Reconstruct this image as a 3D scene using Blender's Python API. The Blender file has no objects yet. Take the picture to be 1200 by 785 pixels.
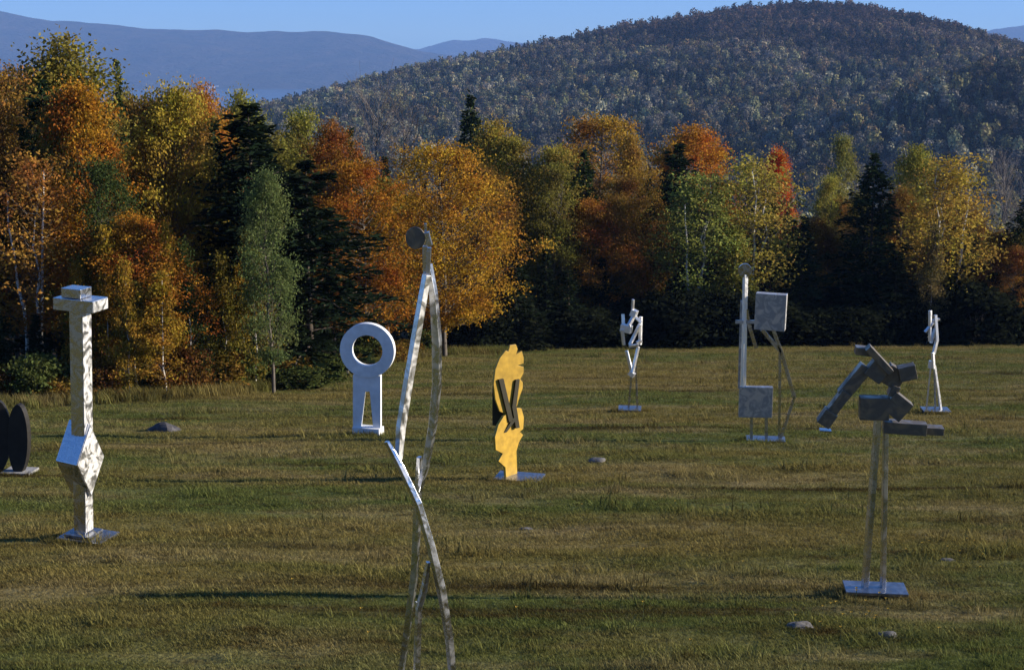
import bpy, bmesh, math, random
import numpy as np
from mathutils import Vector, Matrix

C = bpy.context.scene.collection
sc = bpy.context.scene
R = math.radians

# ------------------------------------------------------------------ camera
CAMZ, PITCH, F = 3.4, R(11.94), 1666.7          # F in pixels of the 1200 px wide photograph
cam_d = bpy.data.cameras.new('camera'); cam_d.sensor_width = 36; cam_d.lens = 50
cam_d.clip_start = 0.1; cam_d.clip_end = 30000
cam = bpy.data.objects.new('camera', cam_d); C.objects.link(cam)
cam.location = (0, 0, CAMZ); cam.rotation_euler = (math.pi/2 - PITCH, 0, 0)
sc.camera = cam

# ------------------------------------------------------------------ light
SUN_EL, SUN_AZ = R(19), R(2)                   # azimuth: from +X towards +Y
w = bpy.data.worlds.new('World'); sc.world = w; w.use_nodes = True
nt = w.node_tree; bg = nt.nodes['Background']
sky = nt.nodes.new('ShaderNodeTexSky'); sky.sky_type = 'NISHITA'; sky.sun_disc = False
sky.sun_elevation = SUN_EL; sky.sun_rotation = math.pi/2 - SUN_AZ
sky.air_density = 0.65; sky.dust_density = 0.0; sky.ozone_density = 4.5
tint = nt.nodes.new('ShaderNodeMix'); tint.data_type = 'RGBA'; tint.blend_type = 'MULTIPLY'; tint.inputs[0].default_value = 1
tint.inputs[7].default_value = (0.92, 1.19, 1.48, 1)      # the blue balance of slide film
nt.links.new(sky.outputs[0], tint.inputs[6]); nt.links.new(tint.outputs[2], bg.inputs[0]); bg.inputs[1].default_value = 0.07
sd = bpy.data.lights.new('sun', 'SUN'); sd.energy = 5.0; sd.angle = R(0.8); sd.color = (1.0, 0.88, 0.70)
sun = bpy.data.objects.new('sun', sd); C.objects.link(sun)
sdir = Vector((-math.cos(SUN_EL)*math.cos(SUN_AZ), -math.cos(SUN_EL)*math.sin(SUN_AZ), -math.sin(SUN_EL)))
sun.rotation_euler = sdir.to_track_quat('-Z', 'Y').to_euler()
sun.location = (60, 10, 40)
sc.view_settings.view_transform = 'Standard'; sc.view_settings.look = 'None'
sc.view_settings.exposure = 0.9; sc.view_settings.gamma = 1.0
sc.render.engine = 'CYCLES'
cy = sc.cycles
cy.use_denoising = True; cy.max_bounces = 6; cy.diffuse_bounces = 3; cy.glossy_bounces = 3
cy.transmission_bounces = 4; cy.volume_bounces = 0; cy.transparent_max_bounces = 6
cy.sample_clamp_indirect = 4.0

# ------------------------------------------------------------------ helpers
def tag(o, label=None, cat=None, group=None, kind=None):
    if label: o['label'] = label
    if cat: o['category'] = cat
    if group: o['group'] = group
    if kind: o['kind'] = kind
    return o

def ray(px, py):
    u = (px-600)/F; v = (392.5-py)/F
    return np.array([u, math.cos(PITCH)+v*math.sin(PITCH), -math.sin(PITCH)+v*math.cos(PITCH)])

def at(px, py, Y):                               # the point of a pixel's ray at depth Y
    d = ray(px, py); t = Y/d[1]
    return Vector((d[0]*t, Y, CAMZ+d[2]*t))

_r = np.random.RandomState(5)
_W = [(_r.uniform(-1, 1, 2), _r.uniform(0, 6.28)) for _ in range(40)]
def wav(X, Y, wl, k0=0, n=6):                    # smooth noise, wavelength wl, about -1..1
    s = 0
    for i in range(n):
        d, p = _W[(k0*7+i) % 40]
        d = d/np.linalg.norm(d)*(0.7+0.6*((i*37) % 10)/10.0)
        s = s+np.sin((X*d[0]+Y*d[1])*6.283/wl+p)
    return s/n*1.6

def sstep(a, b, x):
    t = np.clip((x-a)/(b-a), 0, 1); return t*t*(3-2*t)

_rp = [(-200, 190), (0, 165), (150, 145), (290, 124), (400, 101), (470, 80), (540, 67), (640, 47), (740, 26), (850, 10), (930, 2),
       (1000, 2), (1050, 14), (1100, 30), (1150, 43), (1200, 55), (1300, 85), (1450, 125)]
_rw = [at(px, py+4, 1500.0) for px, py in _rp]
RX = np.array([p.x for p in _rw]); RZ = np.array([p.z for p in _rw])-5

def ground(X, Y):
    X = np.asarray(X, float); Y = np.asarray(Y, float)
    Yc = np.clip(Y, -150, 320)
    z = -0.174*Yc
    z = z-(sstep(320, 680, Y))*34
    near = np.exp(-np.clip(Y-60, 0, None)/60.0)
    z = z+near*(0.05*wav(X, Y, 7.0, 1)+0.025*wav(X, Y*1.8, 2.6, 2)*sstep(-5, 5, Y))
    z = z+(1-near)*1.5*wav(X, Y, 90.0, 3)*sstep(90, 200, Y)
    base = -0.174*320-34
    # the wooded hill and its spur
    rz = np.interp(X, RX, RZ)
    t = np.clip((Y-620)/(1500-620), 0, 1)
    up = 0.55*t+0.45*sstep(0, 1, t)
    h = (rz-base)*up
    h = np.where(Y > 1500, (rz-base)-(Y-1500)*0.24, h)
    h = h+sstep(650, 900, Y)*(5*wav(X, Y, 210.0, 4)+2.2*wav(X, Y, 75.0, 5))*sstep(0, 150, 1500-Y)
    h = h+62*sstep(60, 400, X-0.25*(Y-820))*np.exp(-((Y-830-0.15*(X-250))/105.0)**2)
    z = np.where(Y > 620, base+h+(z-base)*(1-sstep(620, 760, Y)), z)
    z = np.where(Y > 1900, np.minimum(z, -0), z)
    return np.clip(z, -420, 400)

def ghit(px, py):
    d = ray(px, py); t = 5.0
    for _ in range(4000):
        p = np.array([0, 0, CAMZ])+d*t
        if p[2] < float(ground(p[0], p[1])): break
        t += 0.02
    return Vector((p[0], p[1], float(ground(p[0], p[1]))))

_ep = [(-250, 488), (0, 476), (130, 470), (250, 463), (330, 455), (400, 433), (520, 416), (700, 407), (1200, 404), (1500, 404)]
_ew = [ghit(*p) for p in _ep]
EX = np.array([p.x for p in _ew]); EY = np.array([p.y for p in _ew])
def edge(X): return np.interp(X, EX, EY)

# ------------------------------------------------------------------ materials
def mat(name):
    m = bpy.data.materials.new(name); m.use_nodes = True
    n = m.node_tree.nodes; return m, n, m.node_tree.links, n['Principled BSDF']

def simple(name, col, rough=0.7, metal=0.0, noise=0.25, scale=8.0, bump=0.0, spec=0.4):
    m, n, l, b = mat(name)
    tc = n.new('ShaderNodeTexCoord'); nz = n.new('ShaderNodeTexNoise')
    nz.inputs['Scale'].default_value = scale; nz.inputs['Detail'].default_value = 6
    l.new(tc.outputs['Object'], nz.inputs['Vector'])
    mr = n.new('ShaderNodeMapRange'); mr.inputs[1].default_value = 0.3; mr.inputs[2].default_value = 0.7
    mr.inputs[3].default_value = 1-noise; mr.inputs[4].default_value = 1+noise
    l.new(nz.outputs['Fac'], mr.inputs[0])
    mx = n.new('ShaderNodeMix'); mx.data_type = 'RGBA'; mx.blend_type = 'MULTIPLY'; mx.inputs[0].default_value = 1
    mx.inputs[6].default_value = (*col, 1); l.new(mr.outputs[0], mx.inputs[7])
    l.new(mx.outputs[2], b.inputs['Base Color'])
    b.inputs['Roughness'].default_value = rough; b.inputs['Metallic'].default_value = metal
    b.inputs['Specular IOR Level'].default_value = spec
    if bump:
        bp = n.new('ShaderNodeBump'); bp.inputs['Strength'].default_value = bump; bp.inputs['Distance'].default_value = 0.02
        l.new(nz.outputs['Fac'], bp.inputs['Height']); l.new(bp.outputs[0], b.inputs['Normal'])
    return m

def steel(name, col=(0.52, 0.53, 0.55), r0=0.15, r1=0.28, strength=0.085, scale=8.0, metal=1.0, patch_metal=0.93, gain=1.08):
    m, n, l, b = mat(name)                        # burnished steel: ground swirls that tilt the surface
    tc = n.new('ShaderNodeTexCoord')
    nz = n.new('ShaderNodeTexNoise'); nz.inputs['Scale'].default_value = scale; nz.inputs['Detail'].default_value = 0.6
    nz.inputs['Distortion'].default_value = 2.0
    l.new(tc.outputs['Object'], nz.inputs['Vector'])
    n2 = n.new('ShaderNodeTexNoise'); n2.inputs['Scale'].default_value = scale*5; n2.inputs['Detail'].default_value = 4
    l.new(tc.outputs['Object'], n2.inputs['Vector'])
    ad = n.new('ShaderNodeMath'); ad.operation = 'MULTIPLY_ADD'; ad.inputs[1].default_value = 0.03
    l.new(n2.outputs['Fac'], ad.inputs[0]); l.new(nz.outputs['Fac'], ad.inputs[2])
    bp = n.new('ShaderNodeBump'); bp.inputs['Strength'].default_value = strength; bp.inputs['Distance'].default_value = 0.03
    l.new(ad.outputs[0], bp.inputs['Height']); l.new(bp.outputs[0], b.inputs['Normal'])
    mr = n.new('ShaderNodeMapRange'); mr.inputs[1].default_value = 0.35; mr.inputs[2].default_value = 0.65
    mr.inputs[3].default_value = r0; mr.inputs[4].default_value = r1
    l.new(n2.outputs['Fac'], mr.inputs[0]); l.new(mr.outputs[0], b.inputs['Roughness'])
    b.inputs['Metallic'].default_value = metal
    # coarse ground patches between the polished swirls
    n3 = n.new('ShaderNodeTexNoise'); n3.inputs['Scale'].default_value = scale*0.7; n3.inputs['Detail'].default_value = 2; n3.inputs['Distortion'].default_value = 2.0
    l.new(tc.outputs['Object'], n3.inputs['Vector'])
    pr = n.new('ShaderNodeMapRange'); pr.inputs[1].default_value = 0.44; pr.inputs[2].default_value = 0.62
    l.new(n3.outputs['Fac'], pr.inputs[0])
    cm = n.new('ShaderNodeMix'); cm.data_type = 'RGBA'; cm.inputs[6].default_value = (*col, 1); cm.inputs[7].default_value = (*[min(0.85, c*gain) for c in col], 1)
    l.new(pr.outputs[0], cm.inputs[0]); l.new(cm.outputs[2], b.inputs['Base Color'])
    b2 = n.new('ShaderNodeBsdfPrincipled'); l.new(cm.outputs[2], b2.inputs['Base Color']); b2.inputs['Metallic'].default_value = patch_metal; b2.inputs['Roughness'].default_value = 0.33
    l.new(bp.outputs[0], b2.inputs['Normal'])
    ms = n.new('ShaderNodeMixShader'); l.new(pr.outputs[0], ms.inputs[0]); l.new(b.outputs[0], ms.inputs[1]); l.new(b2.outputs[0], ms.inputs[2])
    l.new(ms.outputs[0], n['Material Output'].inputs[0])
    return m

M = {}
M['steel'] = steel('burnished_steel')  # base colour darkened for the shaded fronts; sunlit copies follow below
M['steel_smooth'] = steel('drawn_steel', (0.55, 0.56, 0.58), 0.2, 0.3, 0.04, 2.5)
M['steel_base'] = steel('stained_base_steel', (0.27, 0.28, 0.30), 0.3, 0.45, 0.06, 5, 0.95, 0.85, 1.3)
M['steel_glint'] = steel('glint_toned_steel', (0.85, 0.85, 0.84), 0.42, 0.55, 0.12, 7, 0.65, 1.0, 0.6)  # pale mottled tone painting sun glints on right-hand faces and the slanting bar
M['steel_sunlit'] = steel('sunlit_toned_steel', (0.8, 0.8, 0.8), 0.35, 0.5, 0.12, 9, 0.75)  # lighter copy of the steel, its tone standing in for direct sun
M['steel_dull'] = steel('brushed_dull_steel', (0.36, 0.35, 0.33), 0.4, 0.6, 0.12, 6, 0.55, 0.6, 1.75)
M['steel_dark'] = steel('weathered_dark_steel', (0.16, 0.135, 0.10), 0.5, 0.7, 0.12, 6, 0.6, 0.6, 1.6)
M['white'] = simple('white_enamel_paint', (0.76, 0.78, 0.80), 0.5, 0, 0.12, 5)
M['yellow'] = simple('yellow_paint', (0.44, 0.272, 0.03), 0.5, 0, 0.22, 9, 0.15)
M['olive'] = simple('dark_olive_paint', (0.03, 0.026, 0.011), 0.6, 0, 0.2, 6)
M['dark'] = simple('dark_brown_metal', (0.022, 0.02, 0.017), 0.6, 0.3, 0.3, 6)
M['slab'] = simple('pale_concrete', (0.30, 0.30, 0.30), 0.85, 0, 0.2, 10, 0.2)
M['bark_white'] = simple('white_birch_bark', (0.62, 0.60, 0.55), 0.8, 0, 0.45, 4)
M['bark_grey'] = simple('grey_bark', (0.11, 0.095, 0.08), 0.9, 0, 0.35, 4)
M['bark_pale'] = simple('pale_grey_bark', (0.11, 0.10, 0.10), 0.9, 0, 0.35, 4)
M['bark_dark'] = simple('dark_bark', (0.06, 0.047, 0.036), 0.9, 0, 0.35, 4)
M['rock'] = simple('grey_field_stone', (0.13, 0.125, 0.12), 0.9, 0, 0.35, 6, 0.5)
M['rock_dark'] = simple('dark_lichen_stone', (0.06, 0.058, 0.065), 0.9, 0, 0.4, 6, 0.5)
M['house'] = simple('white_clapboard', (0.75, 0.75, 0.73), 0.7, 0, 0.05)
M['roof'] = simple('grey_shingle', (0.2, 0.19, 0.19), 0.8, 0, 0.1)

def foliage_mat(name, instancer=False, transl=0.35):
    m, n, l, b = mat(name)
    out = n['Material Output']; n.remove(b)
    if instancer:
        oc = n.new('ShaderNodeAttribute'); oc.attribute_type = 'INSTANCER'; oc.attribute_name = 'tree_col'; cs = oc.outputs['Color']
    else:
        oc = n.new('ShaderNodeObjectInfo'); cs = oc.outputs['Color']
    a = n.new('ShaderNodeAttribute'); a.attribute_name = 'lv'
    b2 = n.new('ShaderNodeAttribute'); b2.attribute_name = 'lh'
    hs = n.new('ShaderNodeHueSaturation')
    m1 = n.new('ShaderNodeMapRange'); m1.inputs[3].default_value = 0.462; m1.inputs[4].default_value = 0.545
    m2 = n.new('ShaderNodeMapRange'); m2.inputs[3].default_value = 0.55; m2.inputs[4].default_value = 1.4
    tc = n.new('ShaderNodeTexCoord'); nz = n.new('ShaderNodeTexNoise'); nz.inputs['Scale'].default_value = 0.55; nz.inputs['Detail'].default_value = 2
    l.new(tc.outputs['Object'], nz.inputs['Vector'])
    ma = n.new('ShaderNodeMath'); ma.operation = 'MULTIPLY_ADD'; ma.inputs[1].default_value = 0.5; l.new(b2.outputs['Fac'], ma.inputs[0])
    mb = n.new('ShaderNodeMath'); mb.operation = 'MULTIPLY_ADD'; mb.inputs[1].default_value = 1.5; mb.inputs[2].default_value = -0.5; l.new(nz.outputs['Fac'], mb.inputs[0]); l.new(mb.outputs[0], ma.inputs[2])
    l.new(ma.outputs[0], m1.inputs[0]); l.new(a.outputs['Fac'], m2.inputs[0])
    l.new(m1.outputs[0], hs.inputs['Hue']); l.new(m2.outputs[0], hs.inputs['Value']); l.new(cs, hs.inputs['Color'])
    d = n.new('ShaderNodeBsdfDiffuse'); t = n.new('ShaderNodeBsdfTranslucent'); mx = n.new('ShaderNodeMixShader')
    mx.inputs[0].default_value = transl
    l.new(hs.outputs[0], d.inputs[0]); l.new(hs.outputs[0], t.inputs[0])
    l.new(d.outputs[0], mx.inputs[1]); l.new(t.outputs[0], mx.inputs[2]); l.new(mx.outputs[0], out.inputs[0])
    return m
M['leaf'] = foliage_mat('foliage'); M['needle'] = foliage_mat('needles', transl=0.12)
M['far_leaf'] = foliage_mat('hill_foliage', True, 0.15)

# colour of the grass over the field, shadow streaks painted in (world position, shared by turf and blades)
def field_group():
    g = bpy.data.node_groups.new('field_colour', 'ShaderNodeTree')
    g.interface.new_socket('Color', in_out='OUTPUT', socket_type='NodeSocketColor')
    n, l = g.nodes, g.links
    o = n.new('NodeGroupOutput'); geo = n.new('ShaderNodeNewGeometry')
    def noise(sx, sy, det, w_):
        mp = n.new('ShaderNodeVectorMath'); mp.operation = 'MULTIPLY'; mp.inputs[1].default_value = (sx, sy, 0)
        ad = n.new('ShaderNodeVectorMath'); ad.operation = 'ADD'; ad.inputs[1].default_value = (w_, w_*1.7, 0)
        l.new(geo.outputs['Position'], mp.inputs[0]); l.new(mp.outputs[0], ad.inputs[0])
        z = n.new('ShaderNodeTexNoise'); z.inputs['Scale'].default_value = 1; z.inputs['Detail'].default_value = det
        z.inputs['Roughness'].default_value = 0.6
        l.new(ad.outputs[0], z.inputs['Vector']); return z.outputs['Fac']
    def ramp(f, a, b):
        r = n.new('ShaderNodeMapRange'); r.inputs[1].default_value = a; r.inputs[2].default_value = b
        l.new(f, r.inputs[0]); return r.outputs[0]
    def mix(f, a, b):
        x = n.new('ShaderNodeMix'); x.data_type = 'RGBA'
        l.new(f, x.inputs[0])
        for s, v in ((x.inputs[6], a), (x.inputs[7], b)):
            if isinstance(v, tuple): s.default_value = (*v, 1)
            else: l.new(v, s)
        return x.outputs[2]
    c = mix(ramp(noise(0.07, 0.19, 4, 3.1), 0.40, 0.57), (0.190, 0.155, 0.050), (0.108, 0.128, 0.036))
    c = mix(ramp(noise(0.22, 0.6, 5, 9.7), 0.48, 0.72), c, (0.26, 0.205, 0.092))
    c = mix(ramp(noise(0.07, 0.95, 4, 21.3), 0.55, 0.68), c, (0.060, 0.044, 0.016))  # dark streaks painted into the grass for long low shadows
    c = mix(ramp(noise(2.2, 3.5, 3, 33.0), 0.52, 0.75), c, (0.085, 0.062, 0.022))
    l.new(c, o.inputs[0]); return g
FIELD = field_group()

def ground_mat():
    m, n, l, b = mat('turf_and_leaf_litter')
    g = n.new('ShaderNodeGroup'); g.node_tree = FIELD
    a = n.new('ShaderNodeAttribute'); a.attribute_name = 'forest'
    tc = n.new('ShaderNodeNewGeometry'); z = n.new('ShaderNodeTexNoise'); z.inputs['Scale'].default_value = 14; z.inputs['Detail'].default_value = 8
    l.new(tc.outputs['Position'], z.inputs['Vector'])
    lit = n.new('ShaderNodeValToRGB'); lit.color_ramp.elements[0].color = (0.03, 0.02, 0.01, 1); lit.color_ramp.elements[1].color = (0.15, 0.075, 0.025, 1)
    lit.color_ramp.elements[0].position = 0.35; lit.color_ramp.elements[1].position = 0.7
    l.new(z.outputs['Fac'], lit.inputs[0])
    mx = n.new('ShaderNodeMix'); mx.data_type = 'RGBA'
    l.new(a.outputs['Fac'], mx.inputs[0]); l.new(g.outputs[0], mx.inputs[6]); l.new(lit.outputs[0], mx.inputs[7])
    ml = n.new('ShaderNodeMix'); ml.data_type = 'RGBA'; ml.blend_type = 'MULTIPLY'; ml.inputs[0].default_value = 1
    mr = n.new('ShaderNodeMapRange'); mr.inputs[1].default_value = 0.3; mr.inputs[2].default_value = 0.7; mr.inputs[3].default_value = 0.55; mr.inputs[4].default_value = 1.15
    l.new(z.outputs['Fac'], mr.inputs[0]); l.new(mx.outputs[2], ml.inputs[6]); l.new(mr.outputs[0], ml.inputs[7])
    l.new(ml.outputs[2], b.inputs['Base Color']); b.inputs['Roughness'].default_value = 1; b.inputs['Specular IOR Level'].default_value = 0.1
    bp = n.new('ShaderNodeBump'); bp.inputs['Strength'].default_value = 0.7; bp.inputs['Distance'].default_value = 0.06
    l.new(z.outputs['Fac'], bp.inputs['Height']); l.new(bp.outputs[0], b.inputs['Normal'])
    return m
M['ground'] = ground_mat()

def blade_mat():
    m, n, l, b = mat('grass_blades'); out = n['Material Output']; n.remove(b)
    g = n.new('ShaderNodeGroup'); g.node_tree = FIELD
    a = n.new('ShaderNodeAttribute'); a.attribute_name = 'lv'
    m2 = n.new('ShaderNodeMapRange'); m2.inputs[3].default_value = 0.55; m2.inputs[4].default_value = 1.6
    hs = n.new('ShaderNodeHueSaturation'); l.new(a.outputs['Fac'], m2.inputs[0]); l.new(m2.outputs[0], hs.inputs['Value'])
    l.new(g.outputs[0], hs.inputs['Color'])
    d = n.new('ShaderNodeBsdfDiffuse'); t = n.new('ShaderNodeBsdfTranslucent'); mx = n.new('ShaderNodeMixShader'); mx.inputs[0].default_value = 0.35
    l.new(hs.outputs[0], d.inputs[0]); l.new(hs.outputs[0], t.inputs[0]); l.new(d.outputs[0], mx.inputs[1]); l.new(t.outputs[0], mx.inputs[2])
    l.new(mx.outputs[0], out.inputs[0]); return m
M['blade'] = blade_mat()

def slope_mat(name, c0, c1, scale, bump):
    m, n, l, b = mat(name)
    tc = n.new('ShaderNodeNewGeometry'); z = n.new('ShaderNodeTexNoise'); z.inputs['Scale'].default_value = scale; z.inputs['Detail'].default_value = 10
    z.inputs['Roughness'].default_value = 0.65
    l.new(tc.outputs['Position'], z.inputs['Vector'])
    rp = n.new('ShaderNodeValToRGB'); rp.color_ramp.elements[0].color = (*c0, 1); rp.color_ramp.elements[1].color = (*c1, 1)
    rp.color_ramp.elements[0].position = 0.35; rp.color_ramp.elements[1].position = 0.68
    l.new(z.outputs['Fac'], rp.inputs[0]); l.new(rp.outputs[0], b.inputs['Base Color']); b.inputs['Roughness'].default_value = 1
    b.inputs['Specular IOR Level'].default_value = 0.0
    bp = n.new('ShaderNodeBump'); bp.inputs['Strength'].default_value = 1; bp.inputs['Distance'].default_value = bump
    l.new(z.outputs['Fac'], bp.inputs['Height']); l.new(bp.outputs[0], b.inputs['Normal'])
    return m
M['hill'] = slope_mat('hill_floor', (0.02, 0.018, 0.012), (0.07, 0.055, 0.03), 0.12, 3)
M['ridge'] = slope_mat('far_woods', (0.02, 0.025, 0.02), (0.07, 0.055, 0.04), 0.006, 80)
M['water'], _n, _l, _b = mat('lake_water')
_b.inputs['Base Color'].default_value = (0.02, 0.04, 0.07, 1); _b.inputs['Roughness'].default_value = 0.25

# ------------------------------------------------------------------ mesh helpers
def mesh_np(name, V, Fc, m, attrs=None):
    V = np.asarray(V, np.float32); Fc = np.asarray(Fc, np.int32); k = Fc.shape[1]
    me = bpy.data.meshes.new(name)
    me.vertices.add(len(V)); me.vertices.foreach_set('co', V.ravel())
    me.loops.add(Fc.size); me.loops.foreach_set('vertex_index', Fc.ravel())
    me.polygons.add(len(Fc)); me.polygons.foreach_set('loop_start', np.arange(0, Fc.size, k, dtype=np.int32))
    me.update(calc_edges=True)
    for nm, dom, arr in (attrs or []):
        a = me.attributes.new(nm, 'FLOAT', dom); a.data.foreach_set('value', np.asarray(arr, np.float32))
    if m: me.materials.append(m)
    return me

def link(name, me, parent=None):
    o = bpy.data.objects.new(name, me); C.objects.link(o)
    if parent: o.parent = parent
    return o

def grid(name, xs, ys, fz, m, attr=None):
    X, Y = np.meshgrid(xs, ys); Z = fz(X, Y)
    V = np.stack([X.ravel(), Y.ravel(), Z.ravel()], 1)
    nx, ny = len(xs), len(ys)
    i = (np.arange(ny-1)[:, None]*nx+np.arange(nx-1)[None, :]).ravel()
    Fc = np.stack([i, i+1, i+1+nx, i+nx], 1)
    me = mesh_np(name, V, Fc, m, [(attr[0], 'POINT', attr[1](X, Y).ravel())] if attr else None)
    me.polygons.foreach_set('use_smooth', np.ones(len(Fc), bool))
    return link(name, me)

# ------------------------------------------------------------------ terrain, lake, ridges
xs = np.concatenate([np.linspace(-900, -60, 43)[:-1], np.arange(-60, 90, 0.6), np.linspace(90, 900, 42)])
ys = np.concatenate([np.linspace(-200, -10, 12)[:-1], np.arange(-10, 100, 0.6), np.linspace(100, 640, 70)])
gr = grid('ground', xs, ys, ground, M['ground'], ('forest', lambda X, Y: sstep(-0.4, 1.6, Y-edge(X)+0.5*wav(X, Y, 3.0, 6))))
tag(gr, kind='structure')
hl = grid('hills', np.arange(-1400, 1900, 20.0), np.concatenate([np.arange(636, 1520, 16.0), np.arange(1520, 2900, 40.0)]), lambda X, Y: ground(X, Y)-0.3*(Y < 641), M['hill'])
tag(hl, kind='structure')
LAKE = at(300, 105, 8000).z
def lk(X, Y): return X*0+LAKE
tag(grid('lake', np.linspace(-8500, 8500, 3), np.linspace(2400, 15200, 3), lk, M['water']), kind='structure')

def ridge(pts, Y, depth, name, seed, fall):
    wp = [at(px, py, Y) for px, py in pts]
    rx = np.array([p.x for p in wp]); rz = np.array([p.z for p in wp])
    def f(X, Yy):
        t = np.clip((Yy-(Y-depth))/depth, 0, 1)
        crest = np.interp(X, rx, rz)
        z = (LAKE-12)+(crest-LAKE+12)*(0.6*t**0.8+0.4*sstep(0, 1, t))
        z = np.where(Yy > Y, crest-(Yy-Y)*0.35, z)
        return z+(wav(X, Yy, 900., seed)*20+wav(X, Yy, 330., seed+1)*7+wav(X, Yy, 110, seed+2)*2.5)*np.clip(t*3, 0, 1)*fall
    o = grid(name, np.linspace(rx[0], rx[-1], 260), np.linspace(Y-depth, Y+500, 60), f, M['ridge'])
    return tag(o, kind='structure')
ridge([(-500, 4), (-250, 4), (0, 12), (60, 24), (130, 29), (200, 36), (330, 38), (420, 41), (470, 51), (500, 59), (560, 68), (640, 85), (760, 108)], 9600, 1600, 'hills', 1, 1)
ridge([(300, 70), (440, 64), (490, 60), (530, 47), (570, 45), (640, 55), (720, 60), (900, 70)], 14200, 1600, 'hills', 3, 1.2)
ridge([(1000, 110), (1080, 70), (1140, 40), (1165, 33), (1200, 28), (1260, 20), (1400, 22), (1600, 60)], 12000, 1400, 'hills', 2, 1)

# ------------------------------------------------------------------ tree generators (templates are 10 m tall)
def leaves(rng, P, ls, aspect=0.62, flat=0.0):
    n = len(P)
    a = rng.normal(size=(n, 3)); a[:, 2] *= (1-flat); a /= np.linalg.norm(a, axis=1)[:, None]
    b = rng.normal(size=(n, 3)); b[:, 2] *= (1-flat); b -= (b*a).sum(1)[:, None]*a; b /= np.linalg.norm(b, axis=1)[:, None]
    s = (ls*rng.uniform(0.6, 1.3, n))[:, None]
    V = np.stack([P-a*s/2, P+b*s*aspect/2, P+a*s/2, P-b*s*aspect/2], 1).reshape(-1, 3)
    return V, np.arange(4*n).reshape(-1, 4)

def tube(pts, r0, r1, k=5):
    pts = np.asarray(pts, float); n = len(pts); V = []; Fc = []
    for i in range(n):
        d = pts[min(i+1, n-1)]-pts[max(i-1, 0)]; d /= np.linalg.norm(d)+1e-9
        u = np.cross(d, [0.31, 0.9, 0.2]); u /= np.linalg.norm(u); v = np.cross(d, u)
        r = r0+(r1-r0)*i/(n-1)
        for j in range(k):
            t = 6.2832*j/k; V.append(pts[i]+(u*math.cos(t)+v*math.sin(t))*r)
    for i in range(n-1):
        for j in range(k): Fc.append((i*k+j, i*k+(j+1) % k, (i+1)*k+(j+1) % k, (i+1)*k+j))
    return V, Fc

class Tubes:
    def __init__(s): s.V = []; s.F = []
    def add(s, *a, **k):
        V, Fc = tube(*a, **k); o = len(s.V); s.V += V; s.F += [tuple(i+o for i in f) for f in Fc]
    def mesh(s, name, m):
        me = mesh_np(name, s.V, s.F, m); me.polygons.foreach_set('use_smooth', np.ones(len(s.F), bool)); return me

def decid(seed, Rr=2.4, cb=0.22, prof='round', nc=120, nl=80, ls=0.115, bark='bark_grey', trunks=1, tr=0.11, sig=0.29, lean=0.3):
    rng = np.random.RandomState(seed); H = 10.0; T = Tubes(); B = Tubes(); P = []; LV = []; LH = []
    tp = []
    for k in range(trunks):
        ang = rng.uniform(0, 6.28); sp = (0.0 if trunks == 1 else 0.35*Rr)
        top = np.array([math.cos(ang)*sp+rng.normal(0, lean), math.sin(ang)*sp+rng.normal(0, lean), H*(0.93-0.1*k)])
        b0 = np.array([math.cos(ang)*sp*0.2, math.sin(ang)*sp*0.2, -0.25])
        pts = [b0+(top-b0)*t+np.array([rng.normal(0, .07), rng.normal(0, .07), 0])*(t > 0) for t in np.linspace(0, 1, 8)]
        T.add(pts, tr, 0.02, k=7); tp.append(np.array(pts))
    ph = rng.uniform(0, 6.28, 4)
    def env(t, a):
        if prof == 'round': e = math.sqrt(max(0.0, 1-(2*min(max(t, 0), 1)**0.8-1)**2))*0.95+0.05
        elif prof == 'tall': e = (min(1, t/0.22)**0.6)*(max(0, 1-t)**0.45)*1.05+0.05
        else: e = (min(1, t/0.15)**0.6)*(max(0, 1-t)**0.85)*1.1+0.04        # spire
        return Rr*e*(1+0.22*math.sin(2*a+ph[0]+3*t)+0.16*math.sin(5*a+ph[1]+7*t))
    for i in range(nc):
        t = rng.uniform(0, 1)**0.85; a = rng.uniform(0, 6.2832)
        r = env(t, a)*(0.3+0.7*math.sqrt(rng.uniform()))
        z = H*(cb+(1-cb)*t*0.97)
        if rng.uniform() < 0.13: r *= 1.28; z += 0.25
        c = np.array([r*math.cos(a), r*math.sin(a), z])
        pts = tp[rng.randint(len(tp))]
        zs = max(0.15*H, z-0.55*r-rng.uniform(0, .6)); zs = min(zs, pts[-1][2]-0.05)
        s = np.array([np.interp(zs, pts[:, 2], pts[:, 0]), np.interp(zs, pts[:, 2], pts[:, 1]), zs])
        c[:2] += s[:2]*0.6
        mid = s*0.5+c*0.5+np.array([0, 0, -0.12*r])+rng.normal(0, .08, 3)
        B.add([s, mid, c], 0.008+0.009*r, 0.004, k=3)
        sg = sig*rng.uniform(0.7, 1.3); m = int(nl*rng.uniform(0.5, 1.4))
        p = c+rng.normal(size=(m, 3))*np.array([sg, sg, sg*0.65])
        q = int(m*0.2); tt = rng.uniform(0.1, 1, q)[:, None]
        p[:q] = mid+(c-mid)*tt+rng.normal(0, .16, (q, 3))
        P.append(p); cl = rng.uniform(); ch = rng.uniform()
        LV.append(np.clip(0.45*cl+0.55*rng.uniform(size=m), 0, 1)); LH.append(np.clip(0.55*ch+0.45*rng.uniform(size=m), 0, 1))
    P = np.concatenate(P); V, Fc = leaves(rng, P, ls)
    crown = mesh_np('crown', V, Fc, M['leaf'], [('lv', 'FACE', np.concatenate(LV)), ('lh', 'FACE', np.concatenate(LH))])
    return T.mesh('trunk', M[bark]), crown, Rr, B.mesh('limbs', M['bark_grey'])

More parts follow.
